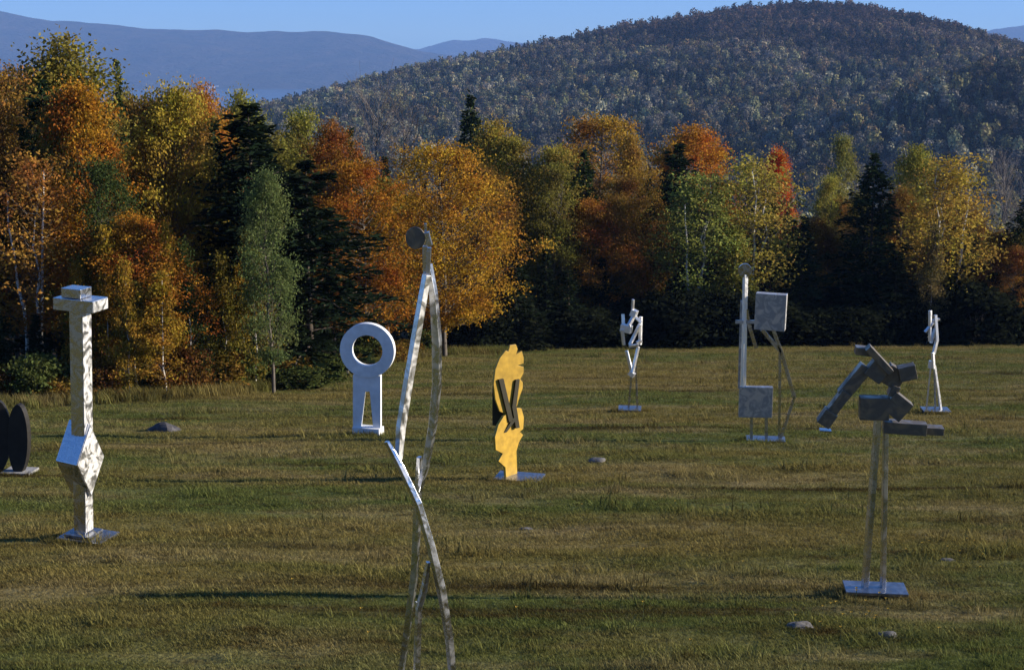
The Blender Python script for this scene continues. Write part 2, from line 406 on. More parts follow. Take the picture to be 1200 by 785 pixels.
def pine(seed, Rr=2.3, nw=22, droop=0.15, ls=0.34, dens=60, sparse=0.0, cb=0.08, pw=0.8):
    rng = np.random.RandomState(seed); H = 10.0; T = Tubes(); B = Tubes(); P = []; D = []; LV = []
    T.add([(0, 0, -0.25), (0.05, 0, H*0.5), (0, 0, H)], 0.13, 0.015, k=7)
    for iw in range(nw):
        t = iw/(nw-1.0); z = H*(cb+(1-cb)*t)*0.985+rng.normal(0, .06)
        nb = 6 if t < 0.8 else 4; a0 = rng.uniform(0, 6.28)
        for j in range(nb):
            if rng.uniform() < sparse: continue
            a = a0+6.2832*j/nb+rng.normal(0, .25); L = (Rr*(1-t)**pw+0.15)*rng.choice([rng.uniform(0.45, 0.8), rng.uniform(0.8, 1.25)])
            d = np.array([math.cos(a), math.sin(a), 0.0]); up = (0.35*t-droop*(1-t))
            base = np.array([0, 0, z]); tip = base+d*L+np.array([0, 0, L*up])
            mid = base+d*L*0.55+np.array([0, 0, L*(up*0.3+0.06)])
            B.add([base, mid, tip], 0.008+0.012*L, 0.005, k=3)
            m = int(dens*(0.3+L/Rr)*rng.uniform(0.7, 1.2)); s = rng.uniform(0.18, 1, m)[:, None]
            b = np.where(s < 0.55, base+(mid-base)*s/0.55, mid+(tip-mid)*(s-0.55)/0.45)
            wd = 0.10+0.16*L*(1.05-np.abs(s-0.6))
            n_ = np.array([-d[1], d[0], 0])
            off = rng.normal(size=(m, 1))*wd*0.8*n_+rng.normal(size=(m, 1))*np.array([0, 0, 0.12])-np.abs(rng.normal(size=(m, 1)))*np.array([0, 0, 0.05+droop*0.2])
            P.append(b+off); LV.append(np.clip(0.4*rng.uniform()+0.6*rng.uniform(size=m), 0, 1))
            D.append(d*0.9+np.sign(off@n_)[:, None]*n_*0.7+rng.normal(0, .35, (m, 3)))
    P = np.concatenate(P); D = np.concatenate(D); n = len(P)
    D /= np.linalg.norm(D, axis=1)[:, None]; b = rng.normal(size=(n, 3)); b -= (b*D).sum(1)[:, None]*D; b /= np.linalg.norm(b, axis=1)[:, None]
    s = (ls*rng.uniform(0.6, 1.3, n))[:, None]
    V = np.stack([P-D*s/2, P+b*s*0.16, P+D*s/2, P-b*s*0.16], 1).reshape(-1, 3)
    crown = mesh_np('crown', V, np.arange(4*n).reshape(-1, 4), M['needle'], [('lv', 'FACE', np.concatenate(LV)), ('lh', 'FACE', rng.uniform(0.2, 0.8, n))])
    return T.mesh('trunk', M['bark_dark']), crown, Rr, B.mesh('limbs', M['bark_dark'])

def bare(seed, Rr=2.0):
    rng = np.random.RandomState(seed); H = 10.0; T = Tubes(); W = Tubes(); B = Tubes()
    pts = np.array([(rng.normal(0, .1)*(i > 0), rng.normal(0, .1)*(i > 0), -0.25+i*1.3) for i in range(8)])
    T.add(pts, 0.10, 0.02, k=6)
    for i in range(46):
        z = rng.uniform(2.5, 9.2); s = np.array([np.interp(z, pts[:, 2], pts[:, 0]), np.interp(z, pts[:, 2], pts[:, 1]), z])
        a = rng.uniform(0, 6.28); L = Rr*(1.15-0.07*z)*rng.uniform(0.6, 1.2)+0.3
        d = np.array([math.cos(a)*0.62, math.sin(a)*0.62, 0.85]); e = s+d*L*1.3
        B.add([s, s+d*L*0.6+rng.normal(0, .08, 3), e], 0.022, 0.007, k=3)
        for j in range(9):
            q = s+(e-s)*rng.uniform(0.3, 1); dd = d+rng.normal(0, .5, 3); l_ = rng.uniform(0.4, 1.0)
            W.add([q, q+dd*l_*0.5+rng.normal(0, .04, 3), q+dd*l_], 0.009, 0.004, k=3)
    return T.mesh('trunk', M['bark_pale']), W.mesh('crown', M['bark_pale']), Rr, B.mesh('limbs', M['bark_pale'])

TPL = {
    'maple':  [decid(11, 2.6, 0.14, 'round', 229, 132), decid(12, 2.6, 0.18, 'round', 212, 132), decid(13, 2.5, 0.12, 'tall', 229, 132)],
    'poplar': [decid(21, 1.9, 0.16, 'tall', 184, 108, 0.12, 'bark_grey'), decid(22, 1.8, 0.2, 'tall', 176, 101, 0.12, 'bark_grey')],
    'birch':  [decid(31, 1.9, 0.28, 'tall', 152, 62, 0.14, 'bark_white', 3, 0.075, 0.32), decid(32, 1.8, 0.25, 'round', 144, 62, 0.14, 'bark_white', 2, 0.08, 0.32)],
    'sapling': [decid(41, 1.7, 0.1, 'spire', 90, 70, 0.2, 'bark_white', 1, 0.07, 0.3), decid(42, 2.0, 0.1, 'spire', 90, 70, 0.2, 'bark_white', 1, 0.07, 0.34)],
    'pine':   [pine(51, 2.6, 30, 0.10, 0.34, 62, 0.12, 0.08, 0.6), pine(52, 2.4, 32, 0.18, 0.32, 60, 0.1, 0.05, 0.65), pine(53, 3.2, 17, 0.16, 0.36, 120, 0.22, 0.12, 0.55)],
    'spruce': [pine(61, 1.9, 26, 0.22, 0.30, 52, 0.02, 0.03, 0.95), pine(62, 1.7, 26, 0.2, 0.30, 50, 0.05, 0.03, 0.95)],
    'bare':   [bare(71), bare(72)],
    'shrub':  [decid(81, 5.2, 0.02, 'round', 85, 60, 0.8, 'bark_grey', 4, 0.12, 1.0, 0.8), decid(82, 4.8, 0.02, 'round', 75, 60, 0.8, 'bark_grey', 4, 0.12, 1.0, 0.8)],
}
rnd = random.Random(3)
NAMES = dict(maple='maple_tree', poplar='poplar_tree', birch='birch_tree', sapling='young_tree', pine='pine_tree', spruce='spruce_tree', bare='bare_tree', shrub='shrub')
def plant(kind, X, Y, H, Rr, col, label, group=None, v=None):
    tm, cm, r0, lm = TPL[kind][rnd.randrange(len(TPL[kind])) if v is None else v]
    root = bpy.data.objects.new(NAMES[kind], None); C.objects.link(root)
    root.location = (X, Y, float(ground(X, Y))); root.rotation_euler = (0, 0, rnd.uniform(0, 6.28))
    s = H/10.0; root.scale = (Rr/r0, Rr/r0, s); root.empty_display_size = 0.3
    t = link('trunk', tm, root); tag(link('limbs', lm, t), kind='stuff'); c = link('crown', cm, root); c.color = (*col, 1)
    tag(root, label, 'shrub' if kind == 'shrub' else 'tree', group)
    return root
def tree(kind, px, top, Y, wpx, col, label, group=None, v=None):
    p = at(px, top, Y); X = p.x
    H = (p.z-float(ground(X, Y)))*1.02
    Rr = 0.5*wpx*Y/F*1.24
    X = at(px, top+0.5*H/Y*F*0.9, Y).x
    return plant(kind, X, Y, H, Rr, col, label, group, v)

GOLD = (.30, .185, .028); ORANGE = (.30, .125, .018); RUST = (.20, .085, .02); OLIVE = (.185, .15, .03)
YGREEN = (.20, .19, .04); GREEN = (.062, .082, .026); PINE = (.022, .040, .017); RED = (.40, .075, .015); BROWN = (.26, .13, .03)
TREES = [
 # kind, px, top y, depth, width px, colour, label, template
 ('poplar', 75, 56, 53, 135, OLIVE, 'tallest olive-yellow poplar above the orange maple at the forest edge', 0),
 ('maple', -15, 84, 50, 130, BROWN, 'brown-orange maple beside the tallest olive poplar', 0),
 ('maple', 98, 106, 46, 118, ORANGE, 'bright orange maple in front of the tallest olive poplar', 2),
 ('birch', 35, 185, 43, 110, BROWN, 'orange-brown birch with pale stems behind the burnished column sculpture', 0),
 ('spruce', 146, 80, 57, 46, GREEN, 'narrow dark green treetop poking up between olive poplar and gold maple', 1),
 ('maple', 205, 108, 48, 112, (.30, .215, .035), 'tall golden-yellow maple with green shadowed side beside the dark pine', 2),
 ('poplar', 140, 195, 43.5, 76, GREEN, 'green poplar with orange patches beside the head of the column sculpture', 1),
 ('maple', 158, 262, 42.5, 125, ORANGE, 'low orange maple in front of the green poplar', 1),
 ('maple', 245, 110, 60, 74, (.33, .14, .025), 'small orange treetop behind the golden maple', 1),
 ('poplar', 282, 118, 62, 70, YGREEN, 'yellow-green treetop above the wide dark pine', 0),
 ('pine', 296, 132, 48, 190, (.012, .02, .010), 'wide dark pine with drooping boughs behind the pale green poplar', 0),
 ('pine', 362, 196, 48, 205, (.010, .017, .009), 'dark pine with long low boughs reaching toward the ring sculpture', 2),
 ('poplar', 316, 208, 42.5, 66, (.10, .13, .045), 'pale green young poplar in front of the wide dark pine', 0),
 ('poplar', 345, 138, 64, 66, YGREEN, 'yellow-green poplar between dark pine and orange maple', 1),
 ('maple', 388, 152, 62, 70, RUST, 'russet maple behind the dark pine boughs', 1),
 ('spruce', 412, 158, 74, 66, (.045, .065, .022), 'dark green spruce behind the orange maples', 0),
 ('maple', 428, 192, 60, 112, (.27, .115, .018), 'deep orange maple behind the ring sculpture', 0),
 ('maple', 520, 172, 63, 128, (.34, .185, .025), 'large golden-orange maple behind the tall bowed steel sculpture', 0),
 ('bare', 440, 122, 92, 70, (1, 1, 1), 'bare grey tree rising above the orange maples', 0),
 ('bare', 478, 130, 95, 80, (1, 1, 1), 'bare grey tree beside the dark pine top above the golden maple', 1),
 ('pine', 552, 120, 92, 84, (.03, .045, .018), 'dark pine top above the yellow aspens', 1),
 ('poplar', 572, 150, 82, 80, (.27, .19, .035), 'dull gold poplar behind the golden-orange maple', 0),
 ('poplar', 602, 168, 80, 70, OLIVE, 'olive-gold poplar with a pale straight stem', 1),
 ('poplar', 640, 180, 79, 82, (.22, .17, .035), 'olive poplar above the dark shadowed bank by the yellow sculpture', 1),
 ('maple', 700, 140, 88, 118, (.30, .165, .03), 'broad orange-olive oak standing above the low russet maple', 0),
 ('pine', 684, 182, 81, 72, (.03, .048, .018), 'small dark pine in front of the broad orange-olive oak', 1),
 ('maple', 690, 240, 78, 84, (.27, .115, .025), 'low russet maple in front of the small dark pine', 1),
 ('poplar', 742, 168, 86, 46, (.24, .15, .035), 'slim brownish gold poplar beside the broad oak', 0),
 ('maple', 806, 156, 97, 112, (.34, .15, .022), 'wide orange crown rising behind a black pine', 1),
 ('pine', 792, 176, 84, 108, (.018, .03, .013), 'black pine in front of the wide orange crown', 0),
 ('birch', 812, 208, 77.5, 88, (.19, .21, .05), 'green-yellow birch with a white stem by the far standing figure', 0),
 ('birch', 876, 186, 80, 92, (.30, .235, .05), 'pale gold birch with white stems above the two box sculpture', 1),
 ('maple', 908, 180, 100, 44, RED, 'small scarlet maple top behind the pale gold birch', 2),
 ('sapling', 862, 268, 77, 46, YGREEN, 'small yellow-green sapling beside the green-yellow birch', 0),
 ('poplar', 962, 212, 90, 36, (.27, .24, .05), 'slim yellow poplar beside the black spruce', 1),
 ('poplar', 990, 166, 97, 40, (.18, .17, .05), 'thin olive poplar rising above the dark hollow', 1),
 ('pine', 1020, 186, 80, 100, (.018, .03, .013), 'black spruce-like pine beside the olive treetop', 1),
 ('poplar', 1064, 178, 88, 64, (.22, .2, .04), 'olive treetop behind the golden birch clump', 0),
 ('birch', 1116, 188, 79.5, 96, (.33, .23, .045), 'golden birch clump with several white stems above the far thin sculpture', 0),
 ('bare', 1172, 198, 92, 60, (1, 1, 1), 'bare pale tree beyond the golden birch clump', 0),
 ('bare', 1196, 214, 95, 60, (1, 1, 1), 'bare pale tree above the russet thicket', 1),
 ('maple', 1185, 292, 79, 60, (.2, .09, .025), 'low russet thicket tree under the bare pale trees', 1),
 ('spruce', 940, 258, 80, 80, (.03, .045, .02), 'dark young spruce in the shaded hollow by the pale gold birch', 0),
 ('spruce', -4, 352, 41, 60, (.02, .03, .015), 'short spruce darkened for shade behind the dark oval-plate sculpture', 0),  # added dark tree, its colour standing in for shaded woods
 ('spruce', 44, 372, 41.5, 56, (.02, .03, .015), 'short spruce darkened for shade between dark oval-plate sculpture and burnished column', 1),  # second tree added for the same dark, shaded background
 ('sapling', 1090, 268, 77, 34, (.15, .12, .05), 'thin brown sapling at the foot of the golden birch clump', 1),
]
for k, px, top, Y, wpx, col, lab, v in TREES: tree(k, px, top, Y, wpx, tuple(c*1.2 for c in col) if max(col) > 0.1 else col, lab, None, v)

# deeper rows
sky_px = [-250, 0, 60, 150, 250, 350, 420, 480, 550, 620, 700, 760, 850, 950, 1050, 1150, 1200, 1500]
sky_py = [110, 95, 72, 110, 128, 158, 168, 182, 175, 185, 172, 196, 205, 226, 205, 226, 228, 230]
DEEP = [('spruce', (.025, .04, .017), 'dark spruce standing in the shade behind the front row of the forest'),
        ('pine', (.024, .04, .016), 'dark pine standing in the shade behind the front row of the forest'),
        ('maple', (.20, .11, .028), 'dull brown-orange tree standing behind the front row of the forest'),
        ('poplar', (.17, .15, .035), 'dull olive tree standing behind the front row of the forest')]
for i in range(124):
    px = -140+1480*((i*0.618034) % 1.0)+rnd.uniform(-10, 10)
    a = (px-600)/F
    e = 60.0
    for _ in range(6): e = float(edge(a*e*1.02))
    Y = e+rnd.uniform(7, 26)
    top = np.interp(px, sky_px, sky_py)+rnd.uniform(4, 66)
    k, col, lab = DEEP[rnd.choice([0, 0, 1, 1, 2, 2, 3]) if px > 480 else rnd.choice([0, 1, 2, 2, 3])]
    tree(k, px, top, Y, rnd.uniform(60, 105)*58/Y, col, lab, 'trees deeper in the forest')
# understory along the shaded bank, leaf colour darkened to paint in deep shade
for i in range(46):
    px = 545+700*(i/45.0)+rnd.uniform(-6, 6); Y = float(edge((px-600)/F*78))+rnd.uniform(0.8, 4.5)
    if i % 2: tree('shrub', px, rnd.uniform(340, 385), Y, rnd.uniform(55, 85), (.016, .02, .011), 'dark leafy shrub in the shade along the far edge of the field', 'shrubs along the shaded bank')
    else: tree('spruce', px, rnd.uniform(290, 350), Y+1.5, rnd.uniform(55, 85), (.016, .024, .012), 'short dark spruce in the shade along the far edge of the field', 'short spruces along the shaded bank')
# thicket under the sunny trees
SH = [('gold leafed shrub at the sunny forest foot', (.22, .14, .03)), ('green leafed shrub at the sunny forest foot', (.08, .10, .03)), ('russet leafed shrub at the sunny forest foot', (.16, .075, .022))]
for i in range(30):
    px = -120+620*(i/29.0)+rnd.uniform(-8, 8); Y = 45.0
    for _ in range(6): Y = float(edge((px-600)/F*Y*1.02))
    lab, col = SH[rnd.randrange(3)]
    bp = at(px, 460, Y+1); gz = float(ground(bp.x, Y+1))
    plant('shrub', bp.x, Y+rnd.uniform(0.3, 3.5), rnd.uniform(0.5, 1.4), rnd.uniform(0.45, 0.85), col, lab, 'shrubs at the sunny forest foot')
# thin white stems of young birches
for i in range(14):
    px = 95+205*(i/13.0)+rnd.uniform(-9, 9); Y = 45.0
    for _ in range(6): Y = float(edge((px-600)/F*Y*1.02))
    Y += rnd.uniform(0.3, 4); bp = at(px, 440, Y)
    plant('sapling', bp.x, Y, rnd.uniform(3.2, 5.2), rnd.uniform(0.5, 0.8), rnd.choice([GOLD, GREEN, OLIVE]), 'slender young birch with a thin white stem under the forest edge', 'young birches under the forest edge')
# the wood goes on beyond the frame on the right; its shade falls along the far edge
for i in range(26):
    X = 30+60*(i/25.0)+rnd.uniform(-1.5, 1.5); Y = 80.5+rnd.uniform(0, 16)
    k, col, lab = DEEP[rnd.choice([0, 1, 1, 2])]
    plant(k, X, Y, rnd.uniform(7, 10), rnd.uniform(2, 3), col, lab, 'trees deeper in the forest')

# ------------------------------------------------------------------ hillside forest (one mass) and grass, instanced
def gn_scatter(name, pts, cols, scales, rots, idx, templates, matname):
    me = bpy.data.meshes.new(name); me.vertices.add(len(pts)); me.vertices.foreach_set('co', np.asarray(pts, np.float32).ravel())
    if cols is not None:
        a = me.attributes.new('tree_col', 'FLOAT_COLOR', 'POINT'); a.data.foreach_set('color', np.asarray(np.c_[cols, np.ones(len(cols))], np.float32).ravel())
    a = me.attributes.new('sc', 'FLOAT_VECTOR', 'POINT'); a.data.foreach_set('vector', np.asarray(scales, np.float32).ravel())
    a = me.attributes.new('rz', 'FLOAT', 'POINT'); a.data.foreach_set('value', np.asarray(rots, np.float32))
    a = me.attributes.new('ix', 'INT', 'POINT'); a.data.foreach_set('value', np.asarray(idx, np.int32))
    me.materials.append(M[matname])
    o = link(name, me)
    g = bpy.data.node_groups.new(name+'_scatter', 'GeometryNodeTree')
    g.interface.new_socket('Geometry', in_out='INPUT', socket_type='NodeSocketGeometry')
    g.interface.new_socket('Geometry', in_out='OUTPUT', socket_type='NodeSocketGeometry')
    n, l = g.nodes, g.links
    gi = n.new('NodeGroupInput'); go = n.new('NodeGroupOutput')
    gti = n.new('GeometryNodeGeometryToInstance')
    for t in reversed(templates):
        oi = n.new('GeometryNodeObjectInfo'); oi.inputs['Object'].default_value = t; oi.transform_space = 'ORIGINAL'
        l.new(oi.outputs['Geometry'], gti.inputs[0])
    def na(nm, ty):
        x = n.new('GeometryNodeInputNamedAttribute'); x.data_type = ty; x.inputs[0].default_value = nm; return x.outputs[0]
    iop = n.new('GeometryNodeInstanceOnPoints'); iop.inputs['Pick Instance'].default_value = True
    l.new(gi.outputs[0], iop.inputs['Points']); l.new(gti.outputs[0], iop.inputs['Instance'])
    l.new(na('ix', 'INT'), iop.inputs['Instance Index']); l.new(na('sc', 'FLOAT_VECTOR'), iop.inputs['Scale'])
    cx = n.new('ShaderNodeCombineXYZ'); l.new(na('rz', 'FLOAT'), cx.inputs[2])
    er = n.new('FunctionNodeEulerToRotation'); l.new(cx.outputs[0], er.inputs[0]); l.new(er.outputs[0], iop.inputs['Rotation'])
    l.new(iop.outputs[0], go.inputs[0])
    md = o.modifiers.new('scatter', 'NODES'); md.node_group = g
    return tag(o, kind='stuff')

def far_tpl(name, seed, kind, n=110):
    rng = np.random.RandomState(seed)
    if kind == 'cone':
        t = rng.uniform(0, 1, n)**1.3; a = rng.uniform(0, 6.28, n); r = 2.0*(1-t)*np.sqrt(rng.uniform(0.3, 1, n))+0.1
        P = np.stack([r*np.cos(a)*1.15, r*np.sin(a)*1.15, 1.0+7.6*t], 1); ls = 1.3
    elif kind == 'round':
        d = rng.normal(size=(n, 3)); d /= np.linalg.norm(d, axis=1)[:, None]
        P = d*(rng.uniform(0.4, 1, n)**0.4)[:, None]*np.array([3.0, 3.0, 3.3])*(1+0.2*np.sin(5*d[:, :1]+seed))+np.array([0, 0, 5.6]); ls = 1.25
    else:
        d = rng.normal(size=(n, 3)); d /= np.linalg.norm(d, axis=1)[:, None]
        P = d*(rng.uniform(0.1, 1, n)**0.5)[:, None]*np.array([3.0, 3.0, 3.4])+np.array([0, 0, 5.2]); ls = 1.0
    N_ = P-np.array([0, 0, 4.6 if kind != 'cone' else 0]); N_[:, 2] = N_[:, 2] if kind != 'cone' else 0.6
    N_ = N_/np.linalg.norm(N_, axis=1)[:, None]+rng.normal(0, .5, (n, 3)); N_ /= np.linalg.norm(N_, axis=1)[:, None]
    a_ = np.cross(N_, rng.normal(size=(n, 3))); a_ /= np.linalg.norm(a_, axis=1)[:, None]; b_ = np.cross(N_, a_)
    s_ = (ls*1.1*rng.uniform(0.6, 1.3, n))[:, None]      # leaf masses face outwards, so each crown has a sunny and a shaded side
    V = np.stack([P-a_*s_/2, P+b_*s_*0.36, P+a_*s_/2, P-b_*s_*0.36], 1).reshape(-1, 3); Fc = np.arange(4*n).reshape(-1, 4)
    me = mesh_np(name, V, Fc, M['far_leaf'], [('lv', 'FACE', rng.uniform(0.2, 0.8, n)), ('lh', 'FACE', rng.uniform(0.2, 0.8, n))])
    return bpy.data.objects.new(name, me)
FT = [far_tpl('crown', 1, 'round'), far_tpl('crown', 2, 'round'), far_tpl('crown', 3, 'cone'), far_tpl('crown', 4, 'cone'), far_tpl('crown', 5, 'thin'), far_tpl('crown', 6, 'thin')]
rg = np.random.RandomState(8)
stp = 5.8
gx, gy = np.meshgrid(np.arange(-760, 900, stp), np.arange(330, 1545, stp))
gx = gx.ravel()+rg.uniform(-3, 3, gx.size); gy = gy.ravel()+rg.uniform(-3, 3, gy.size)
ok = (np.abs(gx/gy) < 0.44); gx, gy = gx[ok], gy[ok]; n = len(gx)
gz = ground(gx, gy)
hrel = sstep(-40, 15, gz)
pn = wav(gx, gy, 120., 7)+0.6*wav(gx, gy, 45., 8)
u = rg.uniform(size=n)
pc = np.clip(0.26+0.34*pn-0.12*hrel, 0.04, 0.85)                 # conifers
conif = u < pc
u2 = rg.uniform(size=n)
bare_p = 0.42+0.2*hrel+0.2*wav(gx, gy, 150., 2)
kind = np.where(conif, 0, np.where(u2 < bare_p, 1, 2))
cols = np.zeros((n, 3))
cols[kind == 0] = (.032, .045, .03); cols[kind == 1] = (.135, .125, .105)
c2 = np.array([(.17, .155, .065), (.14, .15, .08), (.15, .115, .065), (.185, .18, .12)])[rg.randint(0, 4, n)]
cols = np.where((kind == 2)[:, None], c2, cols)
russ = (kind > 0)[:, None]*hrel[:, None]*0.75
cols = cols*(1-russ)+np.array([.115, .068, .055])*russ
cols *= rg.uniform(0.6, 1.25, (n, 1))*(np.clip(0.95+0.42*wav(gx, gy, 130., 1)+0.25*wav(gx, gy, 50., 6), 0.3, 1.7)*(1.35-0.45*hrel))[:, None]
ix = np.where(kind == 0, 2, np.where(kind == 1, 4, 0))+rg.randint(0, 2, n)
s = 0.62+0.75*rg.uniform(size=n)**1.6; scl = np.stack([s*rg.uniform(0.85, 1.2, n), s*rg.uniform(0.85, 1.2, n), s*rg.uniform(0.85, 1.25, n)], 1)
hf = gn_scatter('hillside_forest', np.stack([gx, gy, gz-0.3], 1), cols, scl, rg.uniform(0, 6.28, n), ix, FT, 'far_leaf')
tag(hf, 'mixed autumn woods covering the rounded hill beyond the field', 'forest')

def tuft(name, seed, nb, h, rad, wd, lean=0.5):
    rng = np.random.RandomState(seed); V = []; Fc = []
    for i in range(nb):
        a = rng.uniform(0, 6.28); r = rad*math.sqrt(rng.uniform()); b = np.array([r*math.cos(a), r*math.sin(a), -0.01])
        a2 = rng.uniform(0, 6.28); hh = h*rng.uniform(0.45, 1.2); ln = lean*hh*rng.uniform(0.2, 1.4)
        d = np.array([math.cos(a2), math.sin(a2), 0]); sd = np.array([-d[1], d[0], 0])*wd*rng.uniform(0.6, 1.3)
        m_ = b+d*ln*0.35+np.array([0, 0, hh*0.6]); t_ = b+d*ln+np.array([0, 0, hh])
        k = len(V); V += [b-sd, b+sd, m_+sd*0.75, m_-sd*0.75, t_-sd*0.12, t_+sd*0.12]; Fc += [(k, k+1, k+2, k+3), (k+3, k+2, k+5, k+4)]
    me = mesh_np(name, V, Fc, M['blade'], [('lv', 'FACE', np.repeat(rng.uniform(0, 1, nb), 2))])
    return bpy.data.objects.new(name, me)
GT = [tuft('tuft', i, 18, 0.034, 0.09, 0.0034, 1.0) for i in range(4)]+[tuft('tussock', 9+i, 26, 0.13, 0.12, 0.005, 0.9) for i in range(2)]
N = 230000
yy = 8.0*(80/8.0)**(rg.uniform(size=N)**1.0); xx = rg.uniform(-1, 1, N)*(0.43*yy+2.0)
ok = yy < edge(xx)+1.0; xx, yy = xx[ok], yy[ok]; n = len(xx)
idx = rg.randint(0, 4, n)
tm = (rg.uniform(size=n) < 0.028*np.clip(wav(xx, yy*2, 6.0, 3)+wav(xx, yy*3, 2.2, 9), 0, 2))
idx[tm] = 4+rg.randint(0, 2, tm.sum())
bx, by = [], []                                                  # longer grass left standing round each sculpture base
for px_, py_, rw in ((92, 632, .36), (431, 510, .34), (606, 563, .4), (738, 482, .35), (897, 518, .42), (1025, 699, .38), (1096, 484, .38), (20, 554, .4)):
    c_ = ghit(px_, py_); t_ = rg.uniform(0, 6.283, 60)
    bx.append(c_.x+np.cos(t_)*rw*rg.uniform(1.0, 1.4, 60)); by.append(c_.y+np.sin(t_)*(rw*0.65)*rg.uniform(1.0, 1.5, 60))
bx = np.concatenate(bx); by = np.concatenate(by)
xx = np.r_[xx, bx]; yy = np.r_[yy, by]; idx = np.r_[idx, 4+rg.randint(0, 2, len(bx))]; n = len(xx)
s = (yy/14.0)**0.55*rg.uniform(0.7, 1.3, n)*(1+0.25*wav(xx, yy*1.7, 3.0, 5)); s = np.clip(s, 0.4, 3.0); s[-len(bx):] *= 0.42
scl = np.stack([s, s, s**0.6*rg.uniform(0.75, 1.2, n)], 1)
gs = gn_scatter('grass', np.stack([xx, yy, ground(xx, yy)], 1), None, scl, rg.uniform(0, 6.28, n), idx, GT, 'blade')
tag(gs, 'short brown and green meadow grass covering the field', 'grass')
# taller dry grass along the foot of the sunny trees
N = 5200
xx = rg.uniform(-30, 0, N); yy = edge(xx)+rg.normal(0.3, 0.7, N)
GT2 = [tuft('dry_tuft', 31+i, 16, 0.30, 0.16, 0.009, 0.7) for i in range(2)]
s = rg.uniform(0.5, 1.3, N)
g2 = gn_scatter('dry_grass', np.stack([xx, yy, ground(xx, yy)], 1), None, np.stack([s, s, s], 1), rg.uniform(0, 6.28, N), rg.randint(0, 2, N), GT2, 'blade')
tag(g2, 'tall dry grass along the foot of the sunny trees', 'grass')

# ------------------------------------------------------------------ sculptures: generic steel assemblies
class Sculpt:
    def __init__(s, name, label, px, py, Y=None):
        s.b = ghit(px, py) if Y is None else Vector((at(px, py, Y).x, Y, 0))
        if Y is not None: s.b.z = float(ground(s.b.x, s.b.y))
        s.root = bpy.data.objects.new(name, None); C.objects.link(s.root); s.root.location = s.b
        s.root.empty_display_size = 0.3; tag(s.root, label, 'sculpture'); s.Y = s.b.y
    def P(s, px, py, dy=0.0): return at(px, py, s.Y+dy)
    def m(s, npx): return npx*(s.Y*1.0/math.cos(0))/F/1.0*1.02
    def put(s, bm, name, m, parent=None, bev=0.006, label=None, smooth=False):
        if bev:
            es = [e for e in bm.edges if len(e.link_faces) == 2 and e.calc_face_angle(0) > 0.6]
            bmesh.ops.bevel(bm, geom=es, offset=bev, segments=2, profile=0.6, affect='EDGES', clamp_overlap=True)
        bmesh.ops.translate(bm, verts=bm.verts, vec=-s.b)
        me = bpy.data.meshes.new(name); bm.to_mesh(me); bm.free(); me.materials.append(M[m])
        if smooth:
            for p in me.polygons: p.use_smooth = len(p.vertices) == 4
        o = link(name, me, parent or s.root)
        if label: o['label'] = label
        return o
    def box(s, name, m, c, size, rot=(0, 0, 0), parent=None, bev=0.006, label=None):
        bm = bmesh.new(); bmesh.ops.create_cube(bm, size=1)
        mt = Matrix.Translation(c) @ Matrix.Rotation(rot[2], 4, 'Z') @ Matrix.Rotation(rot[1], 4, 'Y') @ Matrix.Rotation(rot[0], 4, 'X') @ Matrix.Diagonal((*size, 1))
        bmesh.ops.transform(bm, matrix=mt, verts=bm.verts); return s.put(bm, name, m, parent, bev, label)
    def bar(s, name, m, pts, w, t, parent=None, bev=0.004, roll=0.0, label=None):
        # a bar of rectangular section along a path; w across the view, t in depth
        pts = [Vector(p) for p in pts]; n = len(pts); bm = bmesh.new(); rings = []
        ws = w if isinstance(w, (list, tuple)) else [w]*n
        for i, p in enumerate(pts):
            d = (pts[min(i+1, n-1)]-pts[max(i-1, 0)]).normalized()
            dep = Vector((math.sin(roll), math.cos(roll), 0)); sd = d.cross(dep).normalized(); dep = sd.cross(d).normalized()
            rings.append([bm.verts.new(p+sd*a*ws[i]/2+dep*b*t/2) for a, b in ((-1, -1), (1, -1), (1, 1), (-1, 1))])
        for i in range(n-1):
            for j in range(4): bm.faces.new((rings[i][j], rings[i][(j+1) % 4], rings[i+1][(j+1) % 4], rings[i+1][j]))
        bm.faces.new(rings[0][::-1]); bm.faces.new(rings[-1]); bmesh.ops.recalc_face_normals(bm, faces=bm.faces)
        return s.put(bm, name, m, parent, bev, label)
    def plate(s, name, m, outline, t, rz=0.0, pivot=None, parent=None, bev=0.005, hole=None, label=None, smooth=False):
        # outline: points in the plane Y = s.Y; extruded by t in depth, then turned by rz about a vertical through pivot
        bm = bmesh.new(); o = [Vector(p) for p in outline]; n = len(o); dy = Vector((0, t/2, 0))
        f = [bm.verts.new(p-dy) for p in o]; b = [bm.verts.new(p+dy) for p in o]
        if hole is None:
            bm.faces.new(f); bm.faces.new(b[::-1])
        else:
            h = [Vector(p) for p in hole]; hf_ = [bm.verts.new(p-dy) for p in h]; hb = [bm.verts.new(p+dy) for p in h]
            for i in range(n):
                j = (i+1) % n
                bm.faces.new((f[i], f[j], hf_[j], hf_[i])); bm.faces.new((b[j], b[i], hb[i], hb[j])); bm.faces.new((hf_[i], hf_[j], hb[j], hb[i]))
        for i in range(n):
            j = (i+1) % n; bm.faces.new((f[j], f[i], b[i], b[j]))
        bmesh.ops.recalc_face_normals(bm, faces=bm.faces)
        if rz:
            bmesh.ops.rotate(bm, verts=bm.verts, cent=pivot, matrix=Matrix.Rotation(rz, 3, 'Z'))
        return s.put(bm, name, m, parent, bev, label, smooth)

def circ(c, rx, rz, n=40): return [Vector((c.x+rx*math.cos(6.28318*i/n), c.y, c.z+rz*math.sin(6.28318*i/n))) for i in range(n)]

